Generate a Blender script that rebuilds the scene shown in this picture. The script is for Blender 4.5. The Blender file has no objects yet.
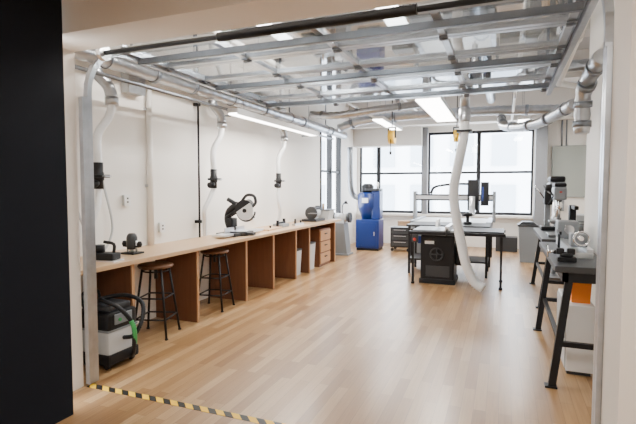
import bpy, bmesh, math, random
from mathutils import Vector, Matrix
random.seed(4)
scene=bpy.context.scene
COL=scene.collection
pi=math.pi
# ------------------------------------------------------------------ materials
def mat(name,col,rough=.5,metal=0.0,noise=0.0,nscale=20,emit=None,estr=0,coat=0,bump=0,spec=.5):
    m=bpy.data.materials.new(name); m.use_nodes=True
    nt=m.node_tree; b=nt.nodes['Principled BSDF']
    b.inputs['Base Color'].default_value=(*col,1)
    b.inputs['Roughness'].default_value=rough
    b.inputs['Metallic'].default_value=metal
    b.inputs['Coat Weight'].default_value=coat
    b.inputs['Specular IOR Level'].default_value=spec
    if emit:
        b.inputs['Emission Color'].default_value=(*emit,1); b.inputs['Emission Strength'].default_value=estr
    if noise>0 or bump>0:
        tc=nt.nodes.new('ShaderNodeTexCoord'); n=nt.nodes.new('ShaderNodeTexNoise')
        n.inputs['Scale'].default_value=nscale; n.inputs['Detail'].default_value=4
        nt.links.new(tc.outputs['Object'],n.inputs['Vector'])
        if noise>0:
            mx=nt.nodes.new('ShaderNodeMix'); mx.data_type='RGBA'
            mx.inputs[6].default_value=(*[c*(1-noise) for c in col],1)
            mx.inputs[7].default_value=(*[min(1,c*(1+noise)) for c in col],1)
            nt.links.new(n.outputs['Fac'],mx.inputs[0]); nt.links.new(mx.outputs[2],b.inputs['Base Color'])
        if bump>0:
            bp=nt.nodes.new('ShaderNodeBump'); bp.inputs['Strength'].default_value=bump
            nt.links.new(n.outputs['Fac'],bp.inputs['Height']); nt.links.new(bp.outputs[0],b.inputs['Normal'])
    return m
def wood(name,c1,c2,rough=.4,axis='Y',scale=1.0):
    m=bpy.data.materials.new(name); m.use_nodes=True
    nt=m.node_tree; b=nt.nodes['Principled BSDF']; N=nt.nodes.new; L=nt.links.new
    tc=N('ShaderNodeTexCoord'); mp=N('ShaderNodeMapping')
    s=[14*scale,14*scale,14*scale]; s['XYZ'.index(axis)]=1.0*scale
    mp.inputs['Scale'].default_value=s
    n=N('ShaderNodeTexNoise'); n.inputs['Scale'].default_value=2; n.inputs['Detail'].default_value=6
    L(tc.outputs['Object'],mp.inputs[0]); L(mp.outputs[0],n.inputs['Vector'])
    mx=N('ShaderNodeMix'); mx.data_type='RGBA'
    mx.inputs[6].default_value=(*c1,1); mx.inputs[7].default_value=(*c2,1)
    L(n.outputs['Fac'],mx.inputs[0]); L(mx.outputs[2],b.inputs['Base Color'])
    b.inputs['Roughness'].default_value=rough
    return m
def floor_mat():
    m=bpy.data.materials.new('oak_planks'); m.use_nodes=True
    nt=m.node_tree; b=nt.nodes['Principled BSDF']; N=nt.nodes.new; L=nt.links.new
    tc=N('ShaderNodeTexCoord'); sp=N('ShaderNodeSeparateXYZ'); cb=N('ShaderNodeCombineXYZ')
    L(tc.outputs['Object'],sp.inputs[0]); L(sp.outputs['Y'],cb.inputs['X']); L(sp.outputs['X'],cb.inputs['Y'])
    br=N('ShaderNodeTexBrick'); br.inputs['Scale'].default_value=1
    br.inputs['Brick Width'].default_value=.95; br.inputs['Row Height'].default_value=.085
    br.inputs['Mortar Size'].default_value=.0012; br.offset=.37; br.offset_frequency=2
    br.inputs['Color1'].default_value=(0,0,0,1); br.inputs['Color2'].default_value=(1,1,1,1); br.inputs['Mortar'].default_value=(.5,.5,.5,1)
    L(cb.outputs[0],br.inputs['Vector'])
    rp=N('ShaderNodeValToRGB'); e=rp.color_ramp.elements
    e[0].color=(.27,.14,.054,1); e[1].color=(.47,.3,.15,1)
    x=e.new(.5); x.color=(.37,.215,.093,1)
    L(br.outputs['Color'],rp.inputs[0])
    mp=N('ShaderNodeMapping'); mp.inputs['Scale'].default_value=(2.2,40,1)
    L(cb.outputs[0],mp.inputs[0]); n=N('ShaderNodeTexNoise'); n.inputs['Scale'].default_value=1.5; n.inputs['Detail'].default_value=5
    L(mp.outputs[0],n.inputs['Vector'])
    mx=N('ShaderNodeMix'); mx.data_type='RGBA'; mx.blend_type='MULTIPLY'; mx.inputs[0].default_value=.5
    g=N('ShaderNodeValToRGB'); g.color_ramp.elements[0].color=(.66,.58,.5,1); g.color_ramp.elements[0].position=.3
    g.color_ramp.elements[1].color=(1,1,1,1); g.color_ramp.elements[1].position=.65
    L(n.outputs['Fac'],g.inputs[0]); L(rp.outputs[0],mx.inputs[6]); L(g.outputs[0],mx.inputs[7])
    m2=N('ShaderNodeMix'); m2.data_type='RGBA'; m2.inputs[7].default_value=(.16,.08,.03,1)
    L(br.outputs['Fac'],m2.inputs[0]); L(mx.outputs[2],m2.inputs[6]); L(m2.outputs[2],b.inputs['Base Color'])
    b.inputs['Roughness'].default_value=.35
    b.inputs['Coat Weight'].default_value=.18; b.inputs['Coat Roughness'].default_value=.2
    return m
def stripe_mat():
    m=bpy.data.materials.new('hazard_stripes'); m.use_nodes=True
    nt=m.node_tree; b=nt.nodes['Principled BSDF']; N=nt.nodes.new; L=nt.links.new
    tc=N('ShaderNodeTexCoord'); sp=N('ShaderNodeSeparateXYZ'); L(tc.outputs['Object'],sp.inputs[0])
    a=N('ShaderNodeMath'); a.operation='ADD'; L(sp.outputs['X'],a.inputs[0]); L(sp.outputs['Y'],a.inputs[1])
    mu=N('ShaderNodeMath'); mu.operation='MULTIPLY'; mu.inputs[1].default_value=7.5; L(a.outputs[0],mu.inputs[0])
    fr=N('ShaderNodeMath'); fr.operation='FRACT'; L(mu.outputs[0],fr.inputs[0])
    gt=N('ShaderNodeMath'); gt.operation='GREATER_THAN'; gt.inputs[1].default_value=.5; L(fr.outputs[0],gt.inputs[0])
    mx=N('ShaderNodeMix'); mx.data_type='RGBA'; mx.inputs[6].default_value=(.9,.55,.015,1); mx.inputs[7].default_value=(.008,.008,.008,1)
    L(gt.outputs[0],mx.inputs[0]); L(mx.outputs[2],b.inputs['Base Color']); b.inputs['Roughness'].default_value=.5
    return m
def glass_mat(name,tint=(1,1,1),refl=.1,rough=.02):
    m=bpy.data.materials.new(name); m.use_nodes=True
    nt=m.node_tree; nt.nodes.clear(); N=nt.nodes.new
    o=N('ShaderNodeOutputMaterial'); t=N('ShaderNodeBsdfTransparent'); g=N('ShaderNodeBsdfGlossy'); mx=N('ShaderNodeMixShader')
    t.inputs[0].default_value=(*tint,1); g.inputs['Roughness'].default_value=rough; mx.inputs[0].default_value=refl
    nt.links.new(t.outputs[0],mx.inputs[1]); nt.links.new(g.outputs[0],mx.inputs[2]); nt.links.new(mx.outputs[0],o.inputs[0])
    return m
WHITE=mat('white_paint',(.88,.85,.8),.6,noise=.02,nscale=2)
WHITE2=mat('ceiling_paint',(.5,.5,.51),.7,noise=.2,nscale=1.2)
BEAM=mat('beam_paint',(.64,.61,.57),.7,noise=.08,nscale=1.2)
CREAM=mat('cream_paint',(.82,.76,.69),.6)
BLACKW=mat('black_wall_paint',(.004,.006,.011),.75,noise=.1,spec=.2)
FLOOR=floor_mat()
TAPE=stripe_mat()
GALV=mat('galvanised_steel',(.46,.48,.51),.3,.9,noise=.2,nscale=14)
GALVD=mat('dull_steel',(.24,.26,.29),.4,.85,noise=.15,nscale=12)
ALU=mat('aluminium',(.7,.71,.73),.3,.9)
CHROME=mat('bright_steel',(.8,.8,.82),.15,1)
IRON=mat('cast_iron',(.2,.21,.22),.35,.8,noise=.2)
BLK=mat('black_powder_coat',(.005,.005,.007),.45,spec=.35)
BLKP=mat('black_plastic',(.009,.009,.011),.5,spec=.35)
DGREY=mat('dark_grey_plastic',(.03,.032,.036),.5)
GREY=mat('grey_enamel',(.22,.24,.26),.4)
LGREY=mat('light_grey_plastic',(.52,.54,.55),.45)
WPL=mat('white_plastic',(.85,.85,.84),.35)
BLUE=mat('blue_enamel',(.005,.025,.15),.35,coat=.25)
GREEN=mat('green_plastic',(.04,.33,.09),.4)
ORANGE=mat('orange_plastic',(.95,.25,.015),.5)
YEL=mat('yellow_plastic',(.85,.5,.03),.4)
RED=mat('red_plastic',(.5,.03,.02),.4)
CARD=mat('cardboard',(.4,.26,.15),.8,noise=.08)
TOPW=wood('maple_worktop',(.46,.29,.15),(.63,.43,.26),.35)
PLYF=wood('brown_panel',(.12,.042,.018),(.21,.085,.038),.5,'Z')
PLYL=wood('light_ply',(.38,.19,.085),(.52,.29,.14),.5,'Z')
SEATW=wood('dark_wood_seat',(.1,.045,.02),(.2,.09,.04),.4,'X',2)
FLEX=mat('white_flexible_hose',(.8,.81,.82),.35,noise=.05)
LAMP=mat('lit_diffuser',(.9,.9,.9),.5,emit=(1,.96,.9),estr=14)
GLASS=glass_mat('clear_glass',(.88,.92,.95),.36,.03)
WGLASS=glass_mat('window_glass',(.97,.98,1),.04)
BOARD=mat('greenish_board',(.33,.36,.33),.4,noise=.05,nscale=3)
FAC=mat('pale_facade',(.74,.78,.82),.8,noise=.1,nscale=.8)
FACW=mat('facade_glazing',(.4,.46,.53),.3)
CONC=mat('grey_pillar',(.22,.23,.25),.7,noise=.1)
# ------------------------------------------------------------------ builder
def cr(pts,n=8):
    P=[Vector(p) for p in pts]; out=[]
    P=[P[0]*2-P[1]]+P+[P[-1]*2-P[-2]]
    for i in range(1,len(P)-2):
        a,b,c,d=P[i-1:i+3]
        for k in range(n):
            t=k/n
            out.append(.5*((2*b)+(c-a)*t+(2*a-5*b+4*c-d)*t*t+(3*b-a-3*c+d)*t**3))
    out.append(P[-2]); return out
class B:
    def __init__(s): s.bm=bmesh.new(); s.mats=[]; s.cur=0
    def m(s,mt):
        if mt not in s.mats: s.mats.append(mt)
        s.cur=s.mats.index(mt); return s
    def _tag(s,faces,smooth=False):
        for f in faces: f.material_index=s.cur; f.smooth=smooth
    def box(s,lo,hi,bev=0,rot=None,piv=None):
        r=bmesh.ops.create_cube(s.bm,size=1); vs=r['verts']
        lo=Vector(lo);hi=Vector(hi);c=(lo+hi)/2;d=hi-lo
        for v in vs: v.co=Vector((v.co.x*d.x,v.co.y*d.y,v.co.z*d.z))
        fs=list({f for v in vs for f in v.link_faces})
        if bev>0:
            es=list({e for v in vs for e in v.link_edges})
            rr=bmesh.ops.bevel(s.bm,geom=es,offset=min(bev,min(d)*.45),segments=2,affect='EDGES',profile=.6)
            vs=list({v for f in rr['faces'] for v in f.verts}|{v for v in vs if v.is_valid})
            fs=list({f for v in vs for f in v.link_faces})
        if rot:
            R=Matrix.Rotation(rot[1],3,rot[0])
            for v in vs: v.co=R@v.co
        for v in vs: v.co=v.co+c
        s._tag(fs); return s
    def tube(s,pts,r,seg=12,cap=True,rf=None,smooth=True,a0=0):
        P=[Vector(p) for p in pts]; n=len(P); rings=[]
        T=[(P[min(i+1,n-1)]-P[max(i-1,0)]).normalized() for i in range(n)]
        up=Vector((0,0,1)) if abs(T[0].z)<.9 else Vector((1,0,0))
        N=(up-T[0]*up.dot(T[0])).normalized()
        for i in range(n):
            N=(N-T[i]*N.dot(T[i])).normalized(); Bn=T[i].cross(N)
            rr=rf(i) if rf else r
            rings.append([s.bm.verts.new(P[i]+rr*(math.cos(a0+2*pi*k/seg)*N+math.sin(a0+2*pi*k/seg)*Bn)) for k in range(seg)])
        for i in range(n-1):
            for k in range(seg):
                f=s.bm.faces.new((rings[i][k],rings[i][(k+1)%seg],rings[i+1][(k+1)%seg],rings[i+1][k])); f.material_index=s.cur; f.smooth=smooth
        if cap:
            for rg in (rings[0][::-1],rings[-1]):
                f=s.bm.faces.new(rg); f.material_index=s.cur
        return s
    def cyl(s,a,b,r,r2=None,seg=20,smooth=True):
        r2=r if r2 is None else r2
        return s.tube([a,b],r,seg,rf=lambda i:(r,r2)[i],smooth=smooth)
    def bar(s,a,b,w):
        return s.tube([a,b],w*.7071,4,smooth=False,a0=pi/4)
    def flex(s,pts,r,seg=14,pitch=.022):
        P=cr(pts,10); L=[0]
        for i in range(1,len(P)): L.append(L[-1]+(P[i]-P[i-1]).length)
        n=max(6,int(L[-1]/pitch*2)); Q=[]; j=0
        for k in range(n+1):
            t=L[-1]*k/n
            while j<len(L)-2 and L[j+1]<t: j+=1
            f=(t-L[j])/max(1e-6,L[j+1]-L[j]); Q.append(P[j].lerp(P[j+1],min(1,max(0,f))))
        return s.tube(Q,r,seg,rf=lambda i: r*(1.0 if i%2 else .88))
    def lathe(s,prof,c=(0,0,0),axis='Z',seg=28):
        c=Vector(c); rings=[]
        for (r,h) in prof:
            ring=[]
            for k in range(seg):
                a=2*pi*k/seg; x,y=r*math.cos(a),r*math.sin(a)
                p={'Z':(x,y,h),'X':(h,x,y),'Y':(y,h,x)}[axis]; ring.append(s.bm.verts.new(c+Vector(p)))
            rings.append(ring)
        for i in range(len(rings)-1):
            for k in range(seg):
                f=s.bm.faces.new((rings[i][k],rings[i][(k+1)%seg],rings[i+1][(k+1)%seg],rings[i+1][k])); f.material_index=s.cur; f.smooth=True
        for rg in (rings[0][::-1],rings[-1]):
            f=s.bm.faces.new(rg); f.material_index=s.cur
        return s
    def torus(s,c,R,r,axis='Z',seg=28,arc=2*pi,a0=0):
        c=Vector(c); pts=[]
        full=abs(arc-2*pi)<1e-3; n=seg
        for k in range(n+1):
            a=a0+arc*k/n; x,y=R*math.cos(a),R*math.sin(a)
            pts.append(c+Vector({'Z':(x,y,0),'X':(0,x,y),'Y':(x,0,y)}[axis]))
        return s.tube(pts,r,8,cap=not full)
    def prism(s,poly,axis,lo,hi):
        def P(u,v,w): return {'X':(w,u,v),'Y':(u,w,v),'Z':(u,v,w)}[axis]
        a=[s.bm.verts.new(P(u,v,lo)) for u,v in poly]; b=[s.bm.verts.new(P(u,v,hi)) for u,v in poly]; n=len(poly)
        fs=[s.bm.faces.new(a[::-1]),s.bm.faces.new(b)]+[s.bm.faces.new((a[i],a[(i+1)%n],b[(i+1)%n],b[i])) for i in range(n)]
        s._tag(fs); return s
    def obj(s,name,mt=None):
        bmesh.ops.recalc_face_normals(s.bm,faces=s.bm.faces[:])
        me=bpy.data.meshes.new(name); s.bm.to_mesh(me); s.bm.free()
        for q in (s.mats or [mt]): me.materials.append(q)
        o=bpy.data.objects.new(name,me); COL.objects.link(o); return o
def thing(name,label,cat,loc=(0,0,0),rz=0,group=None):
    e=bpy.data.objects.new(name,None); e.empty_display_size=.1; COL.objects.link(e)
    e.location=loc; e.rotation_euler=(0,0,rz); e['label']=label; e['category']=cat
    if group: e['group']=group
    return e
def split(o):
    """separate spatially detached pieces of a part mesh into objects of their own"""
    bm=bmesh.new(); bm.from_mesh(o.data); bm.verts.ensure_lookup_table()
    seen=set(); isl=[]
    for v in bm.verts:
        if v.index in seen: continue
        st=[v]; seen.add(v.index); g=[]
        while st:
            a=st.pop(); g.append(a)
            for e in a.link_edges:
                b=e.other_vert(a)
                if b.index not in seen: seen.add(b.index); st.append(b)
        isl.append(g)
    if len(isl)<2: bm.free(); return [o]
    bb=[]
    for g in isl:
        lo=[min(v.co[i] for v in g)-.006 for i in range(3)]; hi=[max(v.co[i] for v in g)+.006 for i in range(3)]; bb.append([lo,hi,{v.index for v in g}])
    ch=True
    while ch:
        ch=False
        for i in range(len(bb)):
            for j in range(i+1,len(bb)):
                a,b=bb[i],bb[j]
                if all(a[0][k]<=b[1][k] and b[0][k]<=a[1][k] for k in range(3)):
                    bb[i]=[[min(a[0][k],b[0][k]) for k in range(3)],[max(a[1][k],b[1][k]) for k in range(3)],a[2]|b[2]]; bb.pop(j); ch=True; break
            if ch: break
    if len(bb)<2: bm.free(); return [o]
    res=[]
    for n,(lo,hi,ids) in enumerate(bb):
        c=bm.copy(); c.verts.ensure_lookup_table()
        bmesh.ops.delete(c,geom=[v for v in c.verts if v.index not in ids],context='VERTS')
        me=bpy.data.meshes.new(o.name); c.to_mesh(me); c.free()
        for m_ in o.data.materials: me.materials.append(m_)
        if n==0: first=me; res.append(o)
        else:
            k=o.copy(); k.data=me; COL.objects.link(k); res.append(k)
    bm.free(); o.data=first; return res
def part(par,name,b,mt,label=None):
    if not b.mats: b.m(mt)
    o=b.obj(name,mt); o.parent=par
    if label: o['label']=label
    split(o)
    return o
def solo(name,label,cat,b,mt,loc=(0,0,0),rz=0,group=None):
    if not b.mats: b.m(mt)
    o=b.obj(name,mt); o.location=loc; o.rotation_euler=(0,0,rz); o['label']=label; o['category']=cat
    if group: o['group']=group
    return o
def struct(name,b,mt):
    if not b.mats: b.m(mt)
    o=b.obj(name,mt); o['kind']='structure'; return o
H=1.6
CEIL=3.9
XL=-3.95; XR=.86; XR2=2.2; YB=13.0; YF=2.7
XJ=-3.1; XJR=.49
# ------------------------------------------------------------------ structure
struct('floor',B().box((-4.1,-1.6,-.06),(2.4,13.2,0)),FLOOR)
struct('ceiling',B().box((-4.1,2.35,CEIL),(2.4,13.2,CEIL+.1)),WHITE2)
struct('trim_1',B().box((-2.95,-1.5,2.86),(2.4,2.35,2.95)),CREAM)
wl=B()
for lo,hi in [((-4.1,YF,0),(XL,10.05,CEIL)),((-4.1,10.05,0),(XL,11.5,.75)),((-4.1,10.05,3.0),(XL,11.5,CEIL)),((-4.1,11.5,0),(XL,13.2,CEIL))]: wl.box(lo,hi)
struct('wall_left',wl,WHITE)
struct('wall_right',B().box((XR,YF,0),(1.0,6.0,CEIL)).box((1.0,5.88,0),(2.35,6.0,CEIL)).box((XR2,6.0,0),(2.35,13.2,CEIL)),WHITE)
XW=[-3.33,-2.06,-1.93,-.62,.7]
wb=B()
wb.box((XL,YB,0),(XR2,YB+.2,.86)).box((XL,YB,3.08),(XR2,YB+.2,CEIL)).box((.7,YB,.86),(XR2,YB+.2,3.08)).box((XL,YB,.86),(-3.88,YB+.2,3.08)).box((-2.06,YB,.86),(-1.93,YB+.2,3.08))
struct('wall_back',wb,WHITE)
struct('wall_front',B().box((-4.1,2.35,0),(XJ,YF,CEIL)).box((XJR,2.35,0),(2.35,YF,CEIL)).box((XJ,2.35,2.64),(XJR,YF,CEIL)),CREAM)
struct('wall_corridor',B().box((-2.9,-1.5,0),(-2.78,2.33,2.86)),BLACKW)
struct('wall_light_block_right',B().box((2.4,-1.6,0),(2.5,2.35,2.95)),CREAM)  # unseen wall added to keep sky light out of the corridor side
struct('wall_light_block_rear',B().box((-2.9,-1.6,0),(2.4,-1.5,2.95)),CREAM)  # unseen wall added behind the camera to cut the light flooding in
struct('trim_2',B().box((-3.95,12.2,3.2),(2.2,12.6,CEIL)),BEAM)
struct('trim_3',B().box((-3.95,9.0,3.45),(2.2,9.35,CEIL)),BEAM)
struct('trim_4',B().box((-3.95,6.5,3.5),(2.2,6.85,CEIL)),BEAM)
struct('trim_5',B().box((.72,12.6,0),(.98,YB,3.2)),CONC)
struct('trim_6',B().box((-3.95,4.3,3.6),(.86,4.6,CEIL)),BEAM)
struct('trim_8',B().box((-3.95,12.62,2.72),(-2.06,YB,3.2)),BEAM)
struct('trim_9',B().box((-2.06,12.85,.86),(-1.93,YB,3.2)),CONC)
struct('baseboard_left',B().box((XL,YF,0),(XL+.015,13.0,.12)),WHITE)
struct('baseboard_back',B().box((XL+.015,YB-.015,0),(.72,YB,.12)),WHITE)
struct('trim_7',B().box((-3.88,YB-.18,.8),(.7,YB,.86)),WHITE)
def window(i,x0,x1):
    f=B(); y0,y1=YB+.05,YB+.13; z0,z1=.86,3.08; w=.05
    f.box((x0,y0,z0),(x0+w,y1,z1)).box((x1-w,y0,z0),(x1,y1,z1)).box((x0+w,y0,z0),(x1-w,y1,z0+.07)).box((x0+w,y0,z1-.07),(x1-w,y1,z1))
    f.box((x0+w,y0,1.95),(x1-w,y1,2.01))
    o=struct('window_%d'%i,f,BLK)
    g=B().m(WGLASS).box((x0+w,YB+.085,z0+.07),(x1-w,YB+.095,1.95)).box((x0+w,YB+.085,2.01),(x1-w,YB+.095,z1-.07)).obj('glass_pane',WGLASS)
    g.parent=o
window(1,-3.88,XW[0]); window(2,XW[0],XW[1]); window(3,XW[2],XW[3]); window(4,XW[3],XW[4])
f=B()
for y in (10.05,10.75,11.43): f.box((-4.05,y,.75),(-3.93,y+.07,3.0))
f.box((-4.05,10.05,.75),(-3.93,11.5,.82)).box((-4.05,10.05,2.93),(-3.93,11.5,3.0)).box((-4.05,10.05,1.95),(-3.95,11.5,2.0))
o=struct('window_5',f,BLK)
g=B().m(WGLASS).box((-4.0,10.1,.8),(-3.99,11.45,2.95)).obj('glass_pane',WGLASS); g.parent=o
fa=B(); fa.m(FAC).box((-14,26,-10),(14,26.5,5.0))
fa.m(FACW)
for i in range(-6,7):
    for j in range(-3,2): fa.box((i*2.1-.6,25.9,j*2.6+.1),(i*2.1+.6,26.0,j*2.6+1.7))
solo('office_building','pale masonry building facade with rows of windows across the street','building',fa,FAC)
# ------------------------------------------------------------------ hazard tape
solo('floor_tape','yellow and black striped hazard tape stuck across the doorway floor','tape',B().box((XJ+.03,-.03,0),(.46,.03,.002)),TAPE,(0,2.73,0.0005))
# ------------------------------------------------------------------ garage door
gd=thing('garage_door','open glazed sectional overhead door with galvanised frame hung under the ceiling','garage door',(0,0,0))
X0,X1=-3.05,.44; ZD=2.74
for i in range(5):
    y0=3.12+i*.6; y1=y0+.585
    sec=B().m(GALV)
    sec.box((X0,y0,ZD),(X1,y0+.05,ZD+.045)).box((X0,y1-.05,ZD),(X1,y1,ZD+.045))
    for k in range(5):
        xx=X0+(X1-X0-.05)*k/4; sec.box((xx,y0+.05,ZD),(xx+.05,y1-.05,ZD+.045))
    so=sec.obj('door_section',GALV); so.parent=gd
    gl=B().m(GLASS)
    for k in range(4):
        xa=X0+(X1-X0-.05)*k/4+.05; xb=X0+(X1-X0-.05)*(k+1)/4
        gl.box((xa,y0+.05,ZD+.02),(xb,y1-.05,ZD+.026))
    part(so,'glass_pane',gl,GLASS)
    hb=B().m(GALVD)
    for k in range(5):
        xx=X0+.025+(X1-X0-.05)*k/4; hb.box((xx-.03,y1-.04,ZD-.012),(xx+.03,y1+.05,ZD)).cyl((xx-.03,y1+.007,ZD-.015),(xx+.03,y1+.007,ZD-.015),.012,seg=8)
    part(so,'hinge',hb,GALVD)
    if i in(0,2,4):
        st=B().m(GALVD).box((X0,y0+.2,ZD-.05),(X1,y0+.21,ZD)).box((X0,y0+.2,ZD-.05),(X1,y0+.24,ZD-.045)).obj('strut',GALVD); st.parent=so
for x,sg in ((XJ+.035,1),(.455,-1)):
    pts=[(x,2.78,0.02),(x,2.78,2.33)]+[(x,3.18-.4*math.cos(a),2.33+.4*math.sin(a)) for a in [pi/2*k/8 for k in range(1,9)]]+[(x,6.35,2.73)]
    if sg<0: x+=.03; pts=[(x,p[1],p[2]) for p in pts]
    part(gd,'track',B().m(GALV).tube(pts,.03,4,smooth=False,a0=pi/4),GALV)
    a=B().m(GALVD).box((x-.045,3.2,2.76),(x-.04,6.35,2.84)).box((x-.045,3.2,2.76),(x+.03,6.35,2.765))
    for yy in (4.2,6.25): a.box((x-.04,yy,2.82),(x-.01,yy+.03,CEIL))
    part(gd,'track_hanger',a,GALVD)
    part(gd,'track_flange',B().m(GALV).box((x-.02,2.71,.02),(x+.02,2.76,2.3)),GALV)
part(gd,'torsion_shaft',B().m(BLK).cyl((-3.0,2.86,2.66),(.42,2.86,2.66),.018),BLK)
part(gd,'torsion_spring',B().m(BLK).flex([(-1.9,2.86,2.66),(-1.4,2.86,2.66),(-.5,2.86,2.66)],.035,12,.02),BLK)
for x in(-2.97,.38):
    part(gd,'cable_drum',B().m(ALU).lathe([(.06,-.02),(.06,-.015),(.045,-.012),(.045,.012),(.06,.015),(.06,.02)],(x,2.86,2.66),'X'),ALU)
# ------------------------------------------------------------------ worktop + supports
solo('worktop','long light maple workbench top running along the white wall','worktop',B().box((XL,YF+.02,.855),(-3.27,9.6,.9),.006),TOPW)
for k,y in enumerate((3.47,4.5,5.62,6.45,7.3,7.9,9.3)):
    b=B().m(PLYF).box((XL+.02,y,0),(-3.33,y+.035,.855)); b.m(PLYL).box((-3.33,y,0),(-3.315,y+.035,.855))
    if k in(1,2,3): b.m(PLYF).box((XL+.02,y+.035,.74),(-3.5,y+.3,.76))
    solo('bench_support_panel','upright brown plywood support panel under the worktop','bench panel',b,PLYF,group='workbench support panels')
for i,(y,h,mt,l) in enumerate(((7.45,.45,LGREY,'pale grey storage bin under the worktop'),(8.12,.5,LGREY,'pale grey storage bin under the worktop'))):
    e=thing('storage_bin',l,'storage bin',(-3.6,y+.15,0),group='storage bins under the bench')
    part(e,'bin_body',B().m(mt).prism([(-.17,0),(.17,0),(.2,h),(-.2,h)],'Y',-.14,.14),mt)
    part(e,'bin_lid',B().m(DGREY).box((-.21,-.15,h),(.21,.15,h+.03),.01),mt)
e=thing('drawer_unit','brown wooden drawer unit under the far end of the worktop','cabinet',(-3.62,8.85,0))
part(e,'body',B().m(PLYF).box((-.25,-.3,0),(.25,.3,.75)),PLYF)
for z in(.06,.29,.52):
    d=B().m(PLYL).box((.25,-.28,z),(.268,.28,z+.2)).obj('drawer',PLYL); d.parent=e
    k=B().m(BLK).box((.268,-.06,z+.12),(.285,.06,z+.14)).obj('handle',BLK); k.parent=d
# ------------------------------------------------------------------ stools
def stool(loc,rz,lab):
    e=thing('stool',lab,'stool',loc,rz,'bar stools at the workbench'); h=.77
    part(e,'seat',B().lathe([(.05,h-.04),(.175,h-.035),(.185,h-.018),(.18,h),(.12,h+.004),(.0005,h-.002)]),SEATW)
    def lp(a,z): r=.14+(.26-.14)*(1-z/h); return (r*math.cos(a),r*math.sin(a),z)
    for k in range(4):
        a=pi/4+k*pi/2
        part(e,'leg',B().m(BLK).tube([lp(a,h-.03),lp(a,0.012)],.013,8).lathe([(.018,0),(.018,.012)],(lp(a,0)[0],lp(a,0)[1],0)),BLK)
    for z in(.2,.42):
        r=B().m(BLK)
        for k in range(4): r.cyl(lp(pi/4+k*pi/2,z),lp(pi/4+(k+1)*pi/2,z),.009,seg=8)
        part(e,'footrest',r,BLK)
    part(e,'screw_post',B().m(BLK).cyl((0,0,h-.16),(0,0,h-.03),.018).torus((0,0,h-.07),.13,.008),BLK)
    return e
stool((-3.47,3.98,0),.3,'black metal stool with a round wooden seat by the workbench')
stool((-3.52,5.16,0),.15,'black metal stool with a round wooden seat tucked at the workbench')
# ------------------------------------------------------------------ dust extractor
e=thing('shop_vacuum','grey and black mobile dust extractor with green-banded hose under the bench','vacuum cleaner',(-3.34,3.17,0),0)
part(e,'tank',B().m(LGREY).box((-.2,-.17,.12),(.2,.17,.34),.03),LGREY)
part(e,'base',B().m(BLKP).box((-.21,-.18,.04),(.21,.18,.14),.02),BLKP)
part(e,'motor_head',B().m(BLKP).box((-.2,-.17,.34),(.2,.17,.5),.03).m(DGREY).box((-.15,-.13,.5),(.17,.13,.56),.02),BLKP)
part(e,'trim_band',B().m(GREY).box((-.203,-.174,.332),(.203,.174,.35),.004),GREY)
part(e,'control_panel',B().m(GREY).box((.195,-.1,.39),(.21,.1,.48),.005).m(GREEN).cyl((.21,.04,.43),(.22,.04,.43),.02).cyl((.21,-.05,.43),(.22,-.05,.43),.015),BLKP)
part(e,'latch',B().m(GREEN).box((-.06,-.185,.3),(.0,-.165,.37),.005),GREEN)
part(e,'handle',B().m(BLKP).tube(cr([(-.17,-.1,.52),(-.19,-.08,.63),(-.19,.08,.63),(-.17,.1,.52)],6),.014,8),BLKP)
part(e,'wheel',B().m(BLKP).cyl((-.15,-.19,.08),(-.15,-.15,.08),.08,seg=24).m(LGREY).cyl((-.15,-.193,.08),(-.15,-.147,.08),.04),BLKP)
part(e,'wheel',B().m(BLKP).cyl((-.15,.15,.08),(-.15,.19,.08),.08,seg=24).m(LGREY).cyl((-.15,.147,.08),(-.15,.193,.08),.04),BLKP)
for y in(-.14,.14): part(e,'caster',B().m(BLKP).cyl((.15,y-.015,.03),(.15,y+.015,.03),.03),BLKP)
part(e,'hose',B().m(BLKP).flex([(.2,.0,.25),(.3,.03,.28),(.33,.1,.42),(.27,.15,.55),(.1,.12,.6),(-.05,.0,.58),(.1,-.12,.6),(.24,-.08,.54),(.31,.0,.38),(.28,.04,.15),(.2,.1,.05)],.02,10),BLKP)
part(e,'hose_sleeve',B().m(GREEN).flex([(.31,-.02,.42),(.32,-.0,.36),(.312,.02,.28),(.29,.04,.2)],.0215,10),GREEN,'green hose sleeve')
# ------------------------------------------------------------------ miter saw
e=thing('miter_saw','black sliding miter saw with silver blade on the workbench','miter saw',(-3.56,5.8,.9),0)
part(e,'base',B().m(DGREY).box((-.2,-.26,.0),(.12,.26,.05),.01).lathe([(.15,0),(.15,.055),(.145,.065)],(.02,0,0)).box((.1,-.04,.01),(.28,.04,.05),.01),DGREY)
part(e,'fence',B().m(ALU).box((-.06,-.26,.05),(-.04,-.03,.12)).box((-.06,.03,.05),(-.04,.26,.12)),ALU)
part(e,'turntable',B().m(ALU).lathe([(.14,.06),(.14,.07)],(.02,0,0)),ALU)
part(e,'arm',B().m(BLK).tube(cr([(-.12,.03,.05),(-.18,.03,.22),(-.14,.03,.36),(.0,.02,.44)],6),.055,8).cyl((-.18,.08,.26),(-.0,.08,.36),.018).cyl((-.18,-.02,.26),(.0,-.02,.36),.018).box((-.16,-.05,.04),(-.06,.1,.25),.02),BLK)
def disc(b,c,r,y0,y1,a0,a1,n=20):
    pts=[(c[0]+r*math.cos(a0+(a1-a0)*k/n),c[1]+r*math.sin(a0+(a1-a0)*k/n)) for k in range(n+1)]
    return b.prism(pts,'Y',y0,y1)
part(e,'blade_guard',disc(B().m(BLK),(.14,.36),.155,-.045,.03,.9,pi+.2),BLK)
bl=B().m(ALU); teeth=[]
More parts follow.
